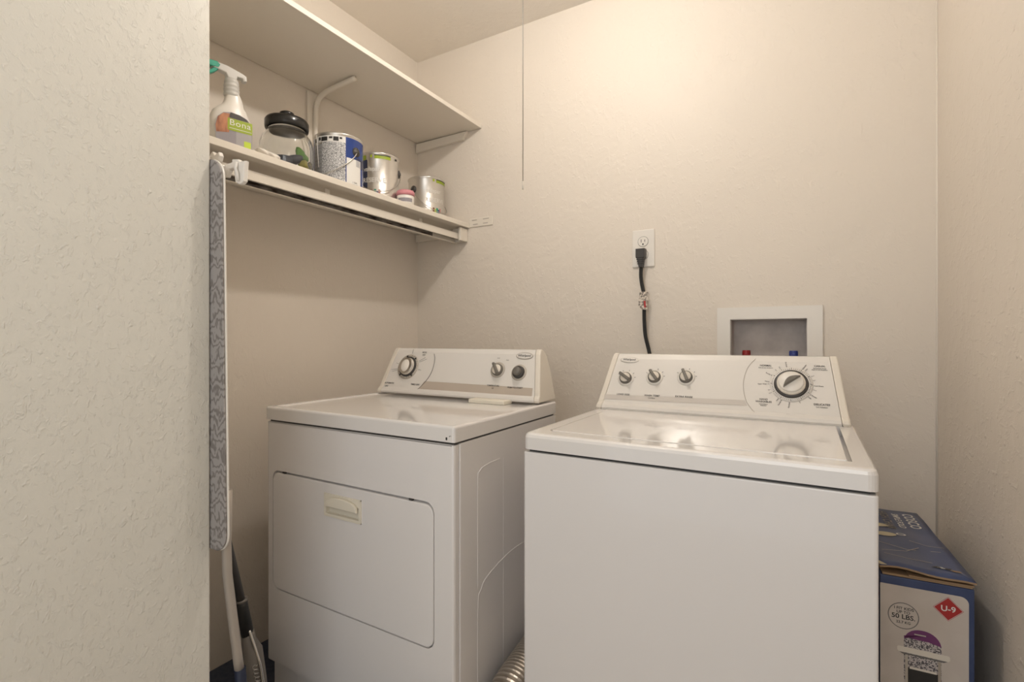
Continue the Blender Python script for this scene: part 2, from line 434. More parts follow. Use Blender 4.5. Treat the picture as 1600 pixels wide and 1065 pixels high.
# rolled vertical edges and returns
for s, x in ((-1, DX0), (1, DX1 - .002)):
    pts = [(x, DY0 + .020), (x, DY0 + .006), (x - s * .0018, DY0 + .0018), (x - s * .006, DY0), (x - s * .012, DY0), (x - s * .012, DY0 + .010), (x - s * .009, DY0 + .020)]
    b.prism(pts, .108, .850, M['enamel'], 'Z', smooth=False)
b.box(DX0 + .006, DX1 - .008, DY0, DY0 + .018, .8485, .8515, M['enamel'])
b.box(DX0 + .006, DX1 - .008, DY0 + .0005, DY0 + .02, .106, .109, M['enamel'])
b.obj('front_panel', t)
MB().box(DX0 + .012, DX1 - .010, DY0 + .016, DY0 + .021, .004, .108, M['enamel'], .001).obj('toe_panel', t)
b = MB()
dp = rrect(-1.437, -.801, .337, .6955, .026)
b.prism(dp, DY0 - .001, DY0 + .0125, M['enamel'], 'Y', bev=.0025)
door = b.obj('door', t)
cut = MB().prism(rrect(-1.191, -1.057, .609, .648, .004), DY0 - .02, DY0 + .009, M['enamel'], 'Y').obj('cut', t)
md = door.modifiers.new('pull', 'BOOLEAN'); md.operation = 'DIFFERENCE'; md.object = cut; md.solver = 'EXACT'
bpy.context.view_layer.update()
dg = bpy.context.evaluated_depsgraph_get()
dme = bpy.data.meshes.new_from_object(door.evaluated_get(dg))
door.modifiers.clear(); door.data = dme; dme.name = 'door'
bpy.data.objects.remove(cut)
b = MB()   # recessed pull: raised rim, scoop, half-moon hood
Fd = frame((0, DY0 - .0035, 0), (1, 0, 0), (0, 0, 1))
b.holed(rrect(-1.198, -1.050, .603, .668, .003), rrect(-1.189, -1.059, .611, .646, .003), M['bisque'], Fd, depth=.0115)
for x0, x1, z0, z1 in ((-1.198, -1.196, .603, .668), (-1.052, -1.050, .603, .668), (-1.198, -1.050, .666, .668), (-1.198, -1.050, .603, .605)):
    b.box(x0, x1, DY0 - .0042, DY0 - .001, z0, z1, M['bisque'])
hood = [(-1.188, .633), (-1.060, .633)] + [(-1.124 + .064 * math.cos(a), .633 + .030 * math.sin(a) ** .6) for a in [PI * k / 14 for k in range(1, 14)]]
b.prism(hood, DY0 - .013, DY0 - .0034, M['bisque'], 'Y', bev=.003)
b.obj('handle', door)
for x in (-1.385, -.875):   # bumpers peeking in the gap above the door
    MB().box(x - .006, x + .006, DY0 - .0005, DY0 + .006, .6965, .701, M['charcoal']).obj('door_bumper', door)
# top: rolled skirt, shallow dished work surface
b = MB()
bm = bmesh.new()
bmesh.ops.create_cube(bm, size=1)
for v in bm.verts: v.co = Vector(((DX0 + DX1) / 2 + v.co.x * (DX1 - DX0 + .006), (DY0 - .004 + DY1) / 2 + v.co.y * (DY1 - DY0 + .004), .878 + v.co.z * .040))
top = [f for f in bm.faces if f.normal.z > .9]
bmesh.ops.bevel(bm, geom=[e for e in bm.edges if all(v.co.z > .87 for v in e.verts) or abs(e.verts[0].co.z - e.verts[1].co.z) > .01], offset=.007, segments=3, profile=.5, affect='EDGES')
tf = max((f for f in bm.faces if f.normal.z > .99), key=lambda f: f.calc_area())
bmesh.ops.inset_region(bm, faces=[tf], thickness=.022)
bmesh.ops.inset_region(bm, faces=[tf], thickness=.010, depth=-.004)
b.absorb(bm, M['enamel_top'])
b.obj('top', t)
MB().box(DX0 + .008, DX1 - .004, DY0 + .006, DY1 - .01, .8515, .8585, M['charcoal']).obj('gasket', t)
MB().box(-.985, -.845, 1.395, 1.45, .894, .9075, M['bisque'], .003).obj('lint_screen_cover', t)
b = MB()
for x, z, s in ((-.757, .8665, .0035), (-.748, .873, .0014), (-.7445, .874, .001)): b.box(x - s * .6, x + s * .6, DY0 - .0048, DY0 - .0035, z - s, z + s, M['blackrub'], s * .4)
b.obj('paint_chip', t)

# sloped console shared by dryer and washer
def console(root, x0, x1, dx, yz, yback, capw, band, M_band):
    """yz: (y,z) bottom front and (y,z) top front of the face; ends lean inwards by dx towards the top"""
    (ya, za), (yb, zb) = yz
    def lean(x, z, s):                       # x of the console's end at height z
        return x + s * dx * (z - za) / (zb - za)
    prof = [(ya, za - .002), (ya - .003, za + .004), (ya, za + .012)] + \
           [(ya + (yb - ya) * k, za + (zb - za) * k) for k in (.12, .5, .93)] + \
           [(yb + .006, zb + .003), (yb + .016, zb + .0045), (yback - .03, zb), (yback - .012, zb - .018), (yback - .003, zb - .06), (yback, za - .002)]
    b = MB()
    def body_taper(A, B):
        for v in A: v.co.x = lean(x0 + capw, v.co.z, 1)
        for v in B: v.co.x = lean(x1 - capw, v.co.z, -1)
    b.prism(prof, x0, x1, M['panel'], 'X', taper=body_taper)
    con = b.obj('console', root)
    cprof = [(y - .0015 if i < 8 else y, z + (.001 if 5 < i < 10 else 0)) for i, (y, z) in enumerate(prof)]
    for s, xe in ((1, x0), (-1, x1)):
        b = MB()
        def cap_taper(A, B):
            for v in A: v.co.x = lean(xe, v.co.z, s)
            for v in B: v.co.x = lean(xe + s * (capw - .0006), v.co.z, s)
        b.prism(cprof, 0, 1, M['plastic2'], 'X', taper=cap_taper, bev=.004)
        b.obj('end_cap', con)
    return con
def face_frame(yz, x, s, lift=0.0):
    (ya, za), (yb, zb) = yz
    up = Vector((0, yb - ya, zb - za)).normalized()
    n = Vector((1, 0, 0)).cross(up)
    return frame(Vector((x, ya + (yb - ya) * s, za + (zb - za) * s)) + n * lift, (1, 0, 0), up)
def face_len(yz): return math.hypot(yz[1][0] - yz[0][0], yz[1][1] - yz[0][1])

DYZ = ((1.440, .905), (1.505, 1.068))
con = console(t, -1.449, -.738, .030, DYZ, DY1 + .005, .020, None, None)
Ld = face_len(DYZ)
b = MB()   # tan stripe along the foot of the face, its left end cut by the curved dial panel
b.flat([(-1.247 + 1.325, (.10 - .591) * Ld), (-.770 + 1.325, (.10 - .591) * Ld), (-.772 + 1.325, (.265 - .591) * Ld), (-1.228 + 1.325, (.285 - .591) * Ld)], M['band'], face_frame(DYZ, -1.325, .591, .0008))
b.obj('stripe', con)
b = MB()   # curved edge of the dial panel
pts = [(-1.214, .90), (-1.206, .80), (-1.203, .66), (-1.205, .50), (-1.214, .36), (-1.230, .22), (-1.252, .09)]
F0 = face_frame(DYZ, 0, 0, .0008)
path = [F0 @ Vector((x, s * Ld, 0)) for x, s in pts]
b.tube(smooth_path(path, 5), .0011, M['print_grey'], 6)
b.obj('dial_panel_edge', con)

def timer_dial(parent, yz, x, s, R, style):
    """big dial: printed ring, dark skirt, pale cap with a grip"""
    F = face_frame(yz, x, s)
    b = MB()
    b.lathe([(R * 1.25, .0004), (R * 1.25, .002), (R * 1.02, .003)], M['knob_ring'] if style == 'dryer' else M['panel'], 40, F)
    b.lathe([(R, .002), (R, .006), (R * .95, .008), (R * .82, .008)], M['charcoal'], 40, F)
    b.lathe([(R * .84, .007), (R * .84, .011), (R * .76, .014), (R * .0, .014)], M['plastic2'], 40, F)
    dial = b.obj('timer_dial', parent)
    return dial, F
d1, F = timer_dial(con, DYZ, -1.325, .591, .040, 'dryer')
# dryer dial: raised half-moon cap
b = MB()
g = MB()
for k in (20, 140, 220, 320):
    a = math.radians(k); g.box(-.003, .003, .041, .0475, .002, .0034, M['print'], 0, mx=F @ Matrix.Rotation(a, 4, 'Z'))
b.bm.free(); b = MB()
b.lathe([(.0330, .0135), (.0325, .0165), (.0290, .018), (0, .018)], M['steel'], 36, F)
b.lathe([(.0240, .0175), (.0232, .020), (.021, .0212), (0, .0212)], M['plastic'], 36, F @ Matrix.Translation((-.001, 0, 0)) @ Matrix.Scale(.78, 4, (1, 0, 0)))
for q in d1.children: pass
def under(mb, name, parent):      # sub-parts may go two levels deep only: join into the console instead
    return mb.obj(name, parent)
under(b, 'dial_cap', con)
g.text('AUTOMATIC', .0085, M['print'], face_frame(DYZ, -1.398, .20, .001)); g.text('DRY', .0085, M['print'], face_frame(DYZ, -1.408, .13, .001))
g.text('TIMED DRY', .0085, M['print'], face_frame(DYZ, -1.268, .20, .001))
g.obj('printed_text', con); g = MB()
g.text('MORE', .008, M['print_grey'], face_frame(DYZ, -1.262, .93, .001)); g.text('DRY', .008, M['print_grey'], face_frame(DYZ, -1.262, .87, .001))
g.obj('printed_text', con); g = MB()
g.box(-.0006, .0006, .052, .072, .0006, .0010, M['print_grey'], mx=F @ Matrix.Rotation(math.radians(-3), 4, 'Z'))
for k in range(0, 360, 12):
    if k % 36: g.box(-.0007, .0007, .0425, .0465, .002, .0034, M['print_grey'], mx=F @ Matrix.Rotation(math.radians(k), 4, 'Z'))
for a, w_ in ((-62, .03), (-68, .036), (-100, .016), (100, .03), (106, .026), (78, .014)):
    g.box(-.0005, .0005, .053, .053 + w_, .0006, .0010, M['print_grey'], mx=F @ Matrix.Rotation(math.radians(a), 4, 'Z'))
g.obj('printed_text', con); g = MB()
g.text('TEMPERATURE', .0075, M['print'], face_frame(DYZ, -.925, .268, .0014)); g.text('Off', .006, M['print'], face_frame(DYZ, -.925, .215, .0014))
g.obj('printed_text', con); g = MB()
g.text('PUSH TO START', .0078, M['print'], face_frame(DYZ, -.838, .252, .0014))
g.obj('printed_text', con); g = MB()
g.text('Low', .006, M['print_grey'], face_frame(DYZ, -.925, .84, .001)); g.text('High', .006, M['print_grey'], face_frame(DYZ, -.888, .80, .001))
g.obj('printed_text', con)

def control_knob(parent, yz, x, s, R, ang, wide):
    F = face_frame(yz, x, s)
    b = MB()
    b.lathe([(R * 1.32, .0003), (R * 1.32, .002), (R * 1.02, .003)], M['plastic'] if wide else M['knob_ring'], 32, F)
    b.lathe([(R, .002), (R * .97, .010), (R * .80, .012)], M['knob_dark'], 32, F)
    b.lathe([(R * .82, .0105), (R * .76, .014), (0, .014)], M['plastic2'], 32, F)
    G = F @ Matrix.Rotation(math.radians(ang), 4, 'Z')
    b.prism([(-R * .26, -R * .98), (R * .26, -R * .98), (R * .20, R * 1.05), (0, R * 1.12), (-R * .20, R * 1.05)], .006, .024, M['knob_dark'], 'Z', bev=.002, mx=G)
    return b.obj('control_knob', parent)
control_knob(con, DYZ, -.919, .592, .0215, 33, False)
F = face_frame(DYZ, -.834, .556)
b = MB()
b.lathe([(.0285, .0003), (.0285, .002), (.022, .003)], M['knob_ring'], 32, F)
b.lathe([(.0225, .002), (.0215, .010), (.018, .012), (.0145, .012)], M['charcoal'], 32, F)
b.lathe([(.0150, .011), (.0142, .022), (.0115, .025), (0, .026)], M['knob_dark'], 32, F)
b.obj('start_button', con)
def badge(parent, yz, x, s, a, bb, body):
    F = face_frame(yz, x, s)
    b = MB()
    b.prism(ell(0, 0, a, bb), .0, .0022, M['steel'], 'Z', mx=F, bev=.0006)
    b.prism(ell(0, 0, a * .90, bb * .82), .002, .0030, M['panel'], 'Z', mx=F)
    b.text(body, bb * .95, M['print'], F @ Matrix.Translation((0, 0, .0034)))
    return b.obj('badge', parent)
badge(con, DYZ, -.824, .895, .033, .0125, 'Whirlpool')

# ------------------------------------------------------------------ washer
WX0, WX1, WY0, WY1 = -.580, .106, 1.045, 1.680
t = thing('washing_machine', 'white top-loading washing machine with flat closed lid, right of the dryer', 'washer', ((WX0 + WX1) / 2, 1.36, 0))
b = MB()
bm = bmesh.new()
bmesh.ops.create_cube(bm, size=1)
for v in bm.verts: v.co = Vector(((WX0 + WX1) / 2 + v.co.x * (WX1 - WX0 - .002), (WY0 + .001 + WY1) / 2 + v.co.y * (WY1 - WY0 - .001), .43 + v.co.z * .828))
bmesh.ops.bevel(bm, geom=[e for e in bm.edges if abs(e.verts[0].co.z - e.verts[1].co.z) > .1], offset=.006, segments=3, profile=.5, affect='EDGES')
bmesh.ops.bevel(bm, geom=[e for e in bm.edges if all(v.co.z > .84 for v in e.verts)], offset=.003, segments=2, profile=.5, affect='EDGES')
b.absorb(bm, M['enamel'])
b.obj('cabinet', t)
MB().box(WX0 + .012, WX1 - .012, WY0 + .012, WY1 - .012, .843, .852, M['charcoal']).obj('gasket', t)
for x in (WX0 + .06, WX1 - .06):
    for y in (WY0 + .06, WY1 - .06): MB().lathe([(0, 0), (.02, 0), (.02, .008), (.008, .009), (.008, .018)], M['blackrub'], 16, Matrix.Translation((x, y, 0))).obj('foot', t)
# deck: rolled skirt round a sunken lid bay
b = MB()
LX0, LX1, LY0, LY1 = -.534, .064, 1.098, 1.512
sk = [(0.0, .850), (0.0, .878), (.002, .884), (.006, .8875), (.012, .888)]     # inward offset, z
bm = bmesh.new(); rings = []
for off, z in sk:
    rings.append([bm.verts.new((x, y, z)) for x, y in rrect(WX0 + off, WX1 - off, WY0 + off, WY1 - off, .016 - off * .5, 5)])
n = len(rings[0])
for a_, c_ in zip(rings, rings[1:]):
    for k in range(n): bm.faces.new((a_[k], a_[(k + 1) % n], c_[(k + 1) % n], c_[k]))
hole = [bm.verts.new((x, y, .888)) for x, y in rrect(LX0 - .003, LX1 + .007, LY0 - .003, LY1, .014, 6, (.014, .003, 0, 0))]
lip = [bm.verts.new((v.co.x, v.co.y, .866)) for v in hole]
nh = len(hole)
eo = [bm.edges.get((rings[-1][k], rings[-1][(k + 1) % n])) for k in range(n)]
ei = [bm.edges.new((hole[k], hole[(k + 1) % nh])) for k in range(nh)]
bmesh.ops.triangle_fill(bm, use_beauty=True, edges=eo + ei, normal=(0, 0, 1))
for k in range(nh): bm.faces.new((hole[k], hole[(k + 1) % nh], lip[(k + 1) % nh], lip[k]))
bm.faces.new(lip[::-1])
bmesh.ops.recalc_face_normals(bm, faces=bm.faces)
b.absorb(bm, M['enamel_top'])
b.obj('top', t)
b = MB()
b.prism(rrect(LX0, LX1, LY0, LY1 - .002, .012, 6, (.012, .002, 0, 0)), .868, .8895, M['enamel_top'], 'Z', bev=.002)
b.obj('lid', t)
WYZ = ((1.523, .890), (1.620, 1.056))
con = console(t, -.580, .096, .024, WYZ, 1.676, .019, None, None)
Lw = face_len(WYZ)
b = MB()
F0 = face_frame(WYZ, 0, 0, .0008)
b.flat([(-.559, .165 * Lw), (-.143, .200 * Lw), (-.150, .285 * Lw), (-.559, .25 * Lw)], M['band_light'], F0)
b.obj('stripe', con)
b = MB()
path = [F0 @ Vector((x, s * Lw, 0)) for x, s in ((-.128, .97), (-.147, .82), (-.156, .60), (-.153, .40), (-.142, .23), (-.118, .07))]
b.tube(smooth_path(path, 5), .0007, M['knob_ring'], 6)
b.obj('dial_panel_edge', con)
for x, s, a in ((-.499, .555, 55), (-.409, .595, 38), (-.315, .615, 25)):
    control_knob(con, WYZ, x, s, .0195, a, True)
badge(con, WYZ, -.497, .905, .031, .0105, 'Whirlpool')
# washer dial with slanted crescent grip
d2, F = timer_dial(con, WYZ, -.037, .569, .0415, 'washer')
G = F @ Matrix.Rotation(math.radians(-50), 4, 'Z')
b = MB()
b.lathe([(.0310, .0135), (.0300, .019), (.028, .021), (0, .022)], M['plastic'], 36, F @ Matrix.Translation((0, .0005, 0)))
grip = [(.0035, -.026), (.0035, .026)] + [(.0035 - .0135 * math.sin(PI * k / 10), .026 - .052 * k / 10) for k in range(1, 10)]
b.prism(grip, .019, .032, M['knob_dark'], 'Z', bev=.002, mx=G)
b.obj('dial_cap', con)
g = MB()
for x, s, lines in ((-.499, .265, ('LOAD SIZE',)), (-.409, .272, ('WASH TEMP', )), (-.315, .282, ('EXTRA RINSE',))):
    g.text(lines[0], .0078, M['print'], face_frame(WYZ, x, s, .0014), space=1.1)
    if s == .272: g.text('Cold Rinse', .0048, M['print'], face_frame(WYZ, -.409, .228, .0014))
    g.obj('printed_text', con); g = MB()
for x, s in ((-.499, .555), (-.409, .595), (-.315, .615)):
    for k in (60, 25, -15, -50, -80):
        g.box(-.0006, .0006, .0275, .0315, .0006, .001, M['print'], mx=face_frame(WYZ, x, s, .001) @ Matrix.Rotation(math.radians(k), 4, 'Z'))
    g.obj('printed_scale', con); g = MB()
for x, s, rows in ((-.101, .86, (('NORMAL', .0072), ('High & Low Agitation', .0042))), (.030, .87, (('CASUAL', .0072), ('Permanent Press', .0045), ('High & Low Agitation', .0042))),
                   (.034, .28, (('DELICATES', .0075), ('Low Agitation', .0045))), (-.103, .315, (('HAND', .0072), ('WASHABLES', .0072), ('Intermittent', .0042), ('Agitation', .0042)))):
    yy = 0
    for body, sz in rows:
        g.text(body, sz, M['print'], face_frame(WYZ, x, s, .001) @ Matrix.Translation((0, yy, 0))); yy -= sz * 1.0
    g.obj('printed_text', con); g = MB()
g.text('Pull to start', .0040, M['print_grey'], face_frame(WYZ, -.037, .105, .001))
for k in range(0, 360, 6):
    g.box(-.0005, .0005, .0445, .0475 if k % 30 else .0500, .0020, .0034, M['print'] if k % 30 == 0 else M['print_grey'], mx=F @ Matrix.Rotation(math.radians(k), 4, 'Z'))
for a, body in ((176, 'Pre-Soak'), (62, 'Regular 8'), (84, 'Heavy'), (92, 'Super Wash 14'), (110, 'Spin'), (-30, '6 Regular'), (-38, 'Light'), (-92, 'Cool Down'),
                (-122, '6 Regular'), (-131, 'Light'), (12, 'Pre Soak'), (155, 'Regular 8'), (146, 'Light'), (-62, 'Rinse'), (-75, 'Spin'), (30, 'Rinse'), (42, 'Spin'), (-158, 'Spin'), (-105, 'Rinse'), (120, 'Rinse')):
    big = body not in ('Rinse', 'Spin')
    sz = .0046 if big else .0036
    R_ = .0535
    Q = F @ Matrix.Rotation(math.radians(a), 4, 'Z') @ Matrix.Translation((0, R_, .0012))
    if 0 < (a % 360) < 180: g.text(body, sz, M['print'] if big else M['print_grey'], Q @ Matrix.Rotation(-PI / 2, 4, 'Z'), align='RIGHT')
    else: g.text(body, sz, M['print'] if big else M['print_grey'], Q @ Matrix.Rotation(PI / 2, 4, 'Z'), align='LEFT')
g.obj('printed_scale', con)

# ------------------------------------------------------------------ dryer duct
b = MB()
ctr = smooth_path([(-.657, 1.03, .055), (-.657, 1.045, .12), (-.657, 1.10, .185), (-.657, 1.20, .21), (-.657, 1.39, .235), (-.657, 1.60, .26), (-.657, 1.75, .27), (-.70, 1.84, .27)], 14)
# resample so that the ribs are even
dist = [0]
for p, q in zip(ctr, ctr[1:]): dist.append(dist[-1] + (q - p).length)
pts, rad = [], []
step = .0036; s_ = 0; i = 0; k = 0
while s_ < dist[-1]:
    while dist[i + 1] < s_: i += 1
    f_ = (s_ - dist[i]) / (dist[i + 1] - dist[i]); pts.append(ctr[i].lerp(ctr[i + 1], f_))
    rad.append((.0575, .0580, .0470)[k % 3]); k += 1; s_ += step
b.tube(pts, rad, M['foil'], 32)
o = b.obj('duct_hose'); tag(o, 'ribbed silver flexible duct hose in the gap between dryer and washer', 'hose')
for f in o.data.polygons: f.use_smooth = False

# ------------------------------------------------------------------ outlet and cord
t = thing('wall_outlet', 'white wall outlet plate on back wall, black plug in its lower socket', 'outlet', (-.557, YB, 1.465))
b = MB(); b.box(-.601, -.513, YB - .007, YB, 1.392, 1.539, M['plastic'], .003); b.obj('cover_plate', t)
for z in (1.492, 1.440):
    b = MB()
    sh = rrect(-.577, -.538, z - .0185, z + .0185, .0178, 8)
    b.prism(sh, YB - .0095, YB - .0065, M['plastic'], 'Y', bev=.0008)
    b.ring(rrect(-.5785, -.5365, z - .020, z + .020, .0193, 8), rrect(-.5772, -.5378, z - .0187, z + .0187, .0180, 8), M['print_grey'], frame((0, YB - .0073, 0), (1, 0, 0), (0, 0, 1)))
    for x, h in ((-.5645, .006), (-.5505, .0048)): b.box(x - .0011, x + .0011, YB - .0098, YB - .009, z + .003 - h, z + .003 + h, M['print'])
    b.prism(ell(-.5575, z - .0105, .003, .0035, 12), YB - .0099, YB - .009, M['print'], 'Y')
    b.obj('receptacle', t)
MB().lathe([(.0035, 0), (.0028, .0012), (0, .0014)], M['steel'], 12, frame((-.557, YB - .007, 1.466), (1, 0, 0), (0, 0, 1))).obj('screw', t)
t = thing('power_cord', 'black power cord plugged into the wall outlet, running down behind the washer', 'cord', (-.56, YB - .03, 1.05))
b = MB()
b.prism([(-.579, 1.461), (-.543, 1.461), (-.543, 1.428), (-.549, 1.421), (-.551, 1.405), (-.553, 1.388), (-.567, 1.388), (-.570, 1.405), (-.574, 1.421), (-.579, 1.428)], YB - .040, YB - .0102, M['charcoal'], 'Y', bev=.003)
for z in (1.400, 1.408, 1.416, 1.424): b.box(-.572 - (z - 1.4) * .2, -.550 + (z - 1.4) * .2, YB - .0415, YB - .02, z, z + .003, M['blackrub'], .001)
b.obj('plug', t)
b = MB()
cp = smooth_path([(-.560, YB - .024, 1.391), (-.561, YB - .026, 1.36), (-.557, YB - .028, 1.325), (-.549, YB - .030, 1.285), (-.547, YB - .030, 1.24), (-.547, YB - .028, 1.18), (-.543, YB - .026, 1.12), (-.529, YB - .026, 1.06), (-.51, YB - .05, .99), (-.48, YB - .12, .9), (-.45, YB - .2, .85)])
for off in (-.0032, .0032):
    b.tube([p + Vector((off, 0, 0)) for p in cp], .0042, M['blackrub'], 8)
b.obj('cord', t)
b = MB()
b.box(-.564, -.530, YB - .0365, YB - .0345, 1.258, 1.292, M['tag'], mx=None)
b.prism([(-.566, 1.268), (-.536, 1.262), (-.532, 1.222), (-.555, 1.222), (-.567, 1.240)], YB - .040, YB - .0385, M['tag'], 'Y')
b.prism([(-.546, 1.256), (-.539, 1.256), (-.537, 1.230), (-.544, 1.230)], YB - .0408, YB - .0402, M['redprint'], 'Y')
b.lathe([(.010, -.006), (.010, .006)], M['tag'], 16, Matrix.Translation((-.549, YB - .030, 1.285)))
b.obj('warning_tag', t)

# ------------------------------------------------------------------ washer water outlet box
t = thing('water_outlet_box', 'white framed recessed water outlet box in back wall behind the washer', 'outlet box', (-.118, YB, .96))
b = MB()
b.holed(rrect(-.284, .046, .93, 1.222, .004), rrect(-.240, .001, .9605, 1.179, .003), M['plastic'], frame((0, YB - .009, 0), (1, 0, 0), (0, 0, 1)), depth=.010, floor=False)
for x0, x1, z0, z1 in ((-.284, -.280, .93, 1.222), (.042, .046, .93, 1.222), (-.284, .046, 1.218, 1.222), (-.284, .046, .93, .934)):
    b.box(x0, x1, YB - .0088, YB - .0005, z0, z1, M['plastic'])
b.obj('frame', t)
b = MB()
b.box(-.2405, .0015, YB + .074, YB + .078, .9605, 1.1795, M['boxback'])
for x0, x1, z0, z1 in ((-.2405, -.2375, .9605, 1.1795), (-.0015, .0015, .9605, 1.1795), (-.2405, .0015, 1.1765, 1.1795), (-.2405, .0015, .9605, .9635)):
    b.box(x0, x1, YB + .001, YB + .076, z0, z1, M['boxback'])
b.obj('recess_box', t)
for x, m, nm in ((-.190, M['red'], 'red valve handle'), (-.040, M['bluevalve'], 'blue valve handle')):
    b = MB()
    b.lathe([(0, .0), (.011, 0), (.011, .05), (0, .05)], M['steel'], 16, Matrix.Translation((x, YB + .03, .9636)))
    b.lathe([(.010, .05), (.014, .055), (.014, .098), (.0125, .104), (0, .104)], m, 14, Matrix.Translation((x, YB + .03, .9636)), smooth=False)
    b.box(x - .006, x + .006, YB + .012, YB + .02, 1.035, 1.058, m, .002)
    o = b.obj('valve', t); o['label'] = nm

# ------------------------------------------------------------------ things on the lower shelf (top at 1.659)
ZS = 1.6592
# spray bottle
t = thing('spray_bottle', 'white spray bottle with green trigger and green label on the lower shelf', 'bottle', (-1.475, .872, ZS), math.radians(-14))
t.scale = (1, 1.05, .94)
# local frame: broad face looks along +x, width along y, up z
def oval_loft(sections, m, mb, seg=36, sq=2.6):
    bm = bmesh.new(); R = []
    for z, cy, hw, hd in sections:
        ring = []
        for k in range(seg):
            a = 2 * PI * k / seg; c, s = math.cos(a), math.sin(a)
            ring.append(bm.verts.new((hd * math.copysign(abs(c) ** (2 / sq), c), cy + hw * math.copysign(abs(s) ** (2 / sq), s), z)))
        R.append(ring)
    for A, Bq in zip(R, R[1:]):
        for k in range(seg): bm.faces.new((A[k], A[(k + 1) % seg], Bq[(k + 1) % seg], Bq[k]))
    bm.faces.new(R[0][::-1]); bm.faces.new(R[-1])
    bmesh.ops.recalc_face_normals(bm, faces=bm.faces)
    mb.absorb(bm, m, None, True)
b = MB()
oval_loft([(0, 0, .050, .026), (.004, 0, .054, .029), (.04, 0, .055, .030), (.085, 0, .0545, .030), (.110, .000, .050, .028), (.124, .000, .044, .0265),
           (.136, .003, .036, .025), (.146, .005, .028, .022), (.158, .007, .0245, .020), (.172, .007, .021, .0185), (.185, .005, .018, .017), (.198, .003, .0155, .0155)], M['plastic'], b)
b.obj('body', t, True)
b = MB()
def on_front(y, z, lift=.0006): return (.0306 + lift, y, z)
lab = [(y, z) for y, z in ((-.044, .014), (.047, .014), (.048, .060), (.047, .088), (.034, .106), (.016, .114), (-.006, .116), (-.026, .110), (-.040, .094), (-.047, .066))]
Ff = frame((.0308, 0, 0), (0, 1, 0), (0, 0, 1))
b.prism(lab, 0, .0006, M['slate'], 'Z', mx=Ff)
b.flat([(-.044, .045), (-.012, .052), (-.010, .110), (-.026, .108), (-.040, .092), (-.0455, .066)], M['wood'], Ff @ Matrix.Translation((0, 0, .0009)))
b.flat([(.006, .013), (.046, .013), (.046, .060), (.006, .066)], M['slate2'], Ff @ Matrix.Translation((0, 0, .0008)))
b.prism(rrect(-.016, .048, .060, .097, .003), .0009, .0014, M['lime'], 'Z', mx=Ff)
b.text('Bona', .026, M['white_print'], Ff @ Matrix.Translation((.016, .084, .0018)), bold=0.0, space=1.08)
b.flat([(-.014, .098), (.040, .098), (.030, .1075), (.014, .113), (-.008, .115)], M['charcoal'], Ff @ Matrix.Translation((0, 0, .0009)))
b.box(-.012, .046, .0665, .068, .0015, .0018, M['white_print'], mx=Ff)
b.prism(rrect(.026, .044, .014, .036, .002), .0009, .0014, M['limebright'], 'Z', mx=Ff)
b.obj('label', t, True)
b = MB()
b.lathe([(.0185, .176), (.0205, .180), (.0205, .186), (.0175, .189), (.0202, .193), (.0202, .199), (.0170, .202), (.0198, .206), (.0198, .212), (.0168, .215), (.0190, .219), (.0180, .226), (.0165, .231), (.014, .234), (0, .234)], M['clearish'], 28, Matrix.Translation((0, .003, 0)))
b.prism([(-.060, .266), (-.048, .270), (-.010, .268), (.030, .258), (.041, .252), (.041, .236), (.032, .234), (.030, .242), (.016, .242), (.014, .231), (-.008, .231), (-.014, .244), (-.034, .248), (-.050, .250)], -.011, .011, M['clearish'], 'X', bev=.003)
b.obj('spray_head', t, True)
b = MB()
b.prism([(-.062, .268), (-.036, .270), (-.028, .262), (-.032, .252), (-.052, .250), (-.064, .256)], -.0118, .0118, M['green'], 'X', bev=.002)
b.prism([(-.040, .254), (-.030, .250), (-.040, .238), (-.054, .226), (-.060, .210), (-.066, .212), (-.062, .230), (-.050, .242)], -.009, .009, M['green'], 'X', bev=.002)
b.obj('trigger', t, True)
# crumpled cloth
b = MB()
bm = bmesh.new()
bmesh.ops.create_icosphere(bm, subdivisions=4, radius=1)
for v in bm.verts:
    n_ = .82 + .16 * math.sin(v.co.x * 5 + 1) * math.cos(v.co.y * 4) + .08 * math.sin(v.co.y * 9 + v.co.z * 5)
    v.co = Vector((v.co.x * .036 * n_, v.co.y * .048 * n_, max(0, .014 + v.co.z * .016 * n_ - v.co.y * .004)))
b.absorb(bm, M['cloth'], Matrix.Translation((-1.440, .958, ZS)), True)
tag(b.obj('cloth'), 'crumpled white cloth lying on the lower shelf between spray bottle and glass jar', 'cloth')
# glass jar
JX, JY = -1.53, 1.10
t = thing('glass_jar', 'round clear glass jar with glossy black knobbed lid on the lower shelf', 'jar', (JX, JY, ZS))
b = MB()
out = [(0, .0), (.066, 0), (.076, .004), (.082, .02), (.085, .05), (.086, .085), (.084, .110), (.077, .130), (.066, .144), (.062, .150), (.062, .158)]
inn = [(.058, .158), (.058, .150), (.062, .142), (.073, .127), (.080, .108), (.082, .085), (.081, .05), (.078, .022), (.072, .010), (.060, .008), (0, .008)]
b.lathe(out + inn, M['glass'], 48)
b.obj('jar_body', t, True)
b = MB()
b.lathe([(.0, .1585), (.066, .1585), (.0685, .160), (.070, .168), (.070, .184), (.066, .191), (.050, .194), (.022, .197), (.0, .197)], M['black'], 48)
lid = b.obj('lid', t, True)
MB().lathe([(0, .196), (.014, .197), (.018, .203), (.024, .210), (.023, .217), (.014, .222), (0, .223)], M['black'], 28).obj('knob', lid, True)
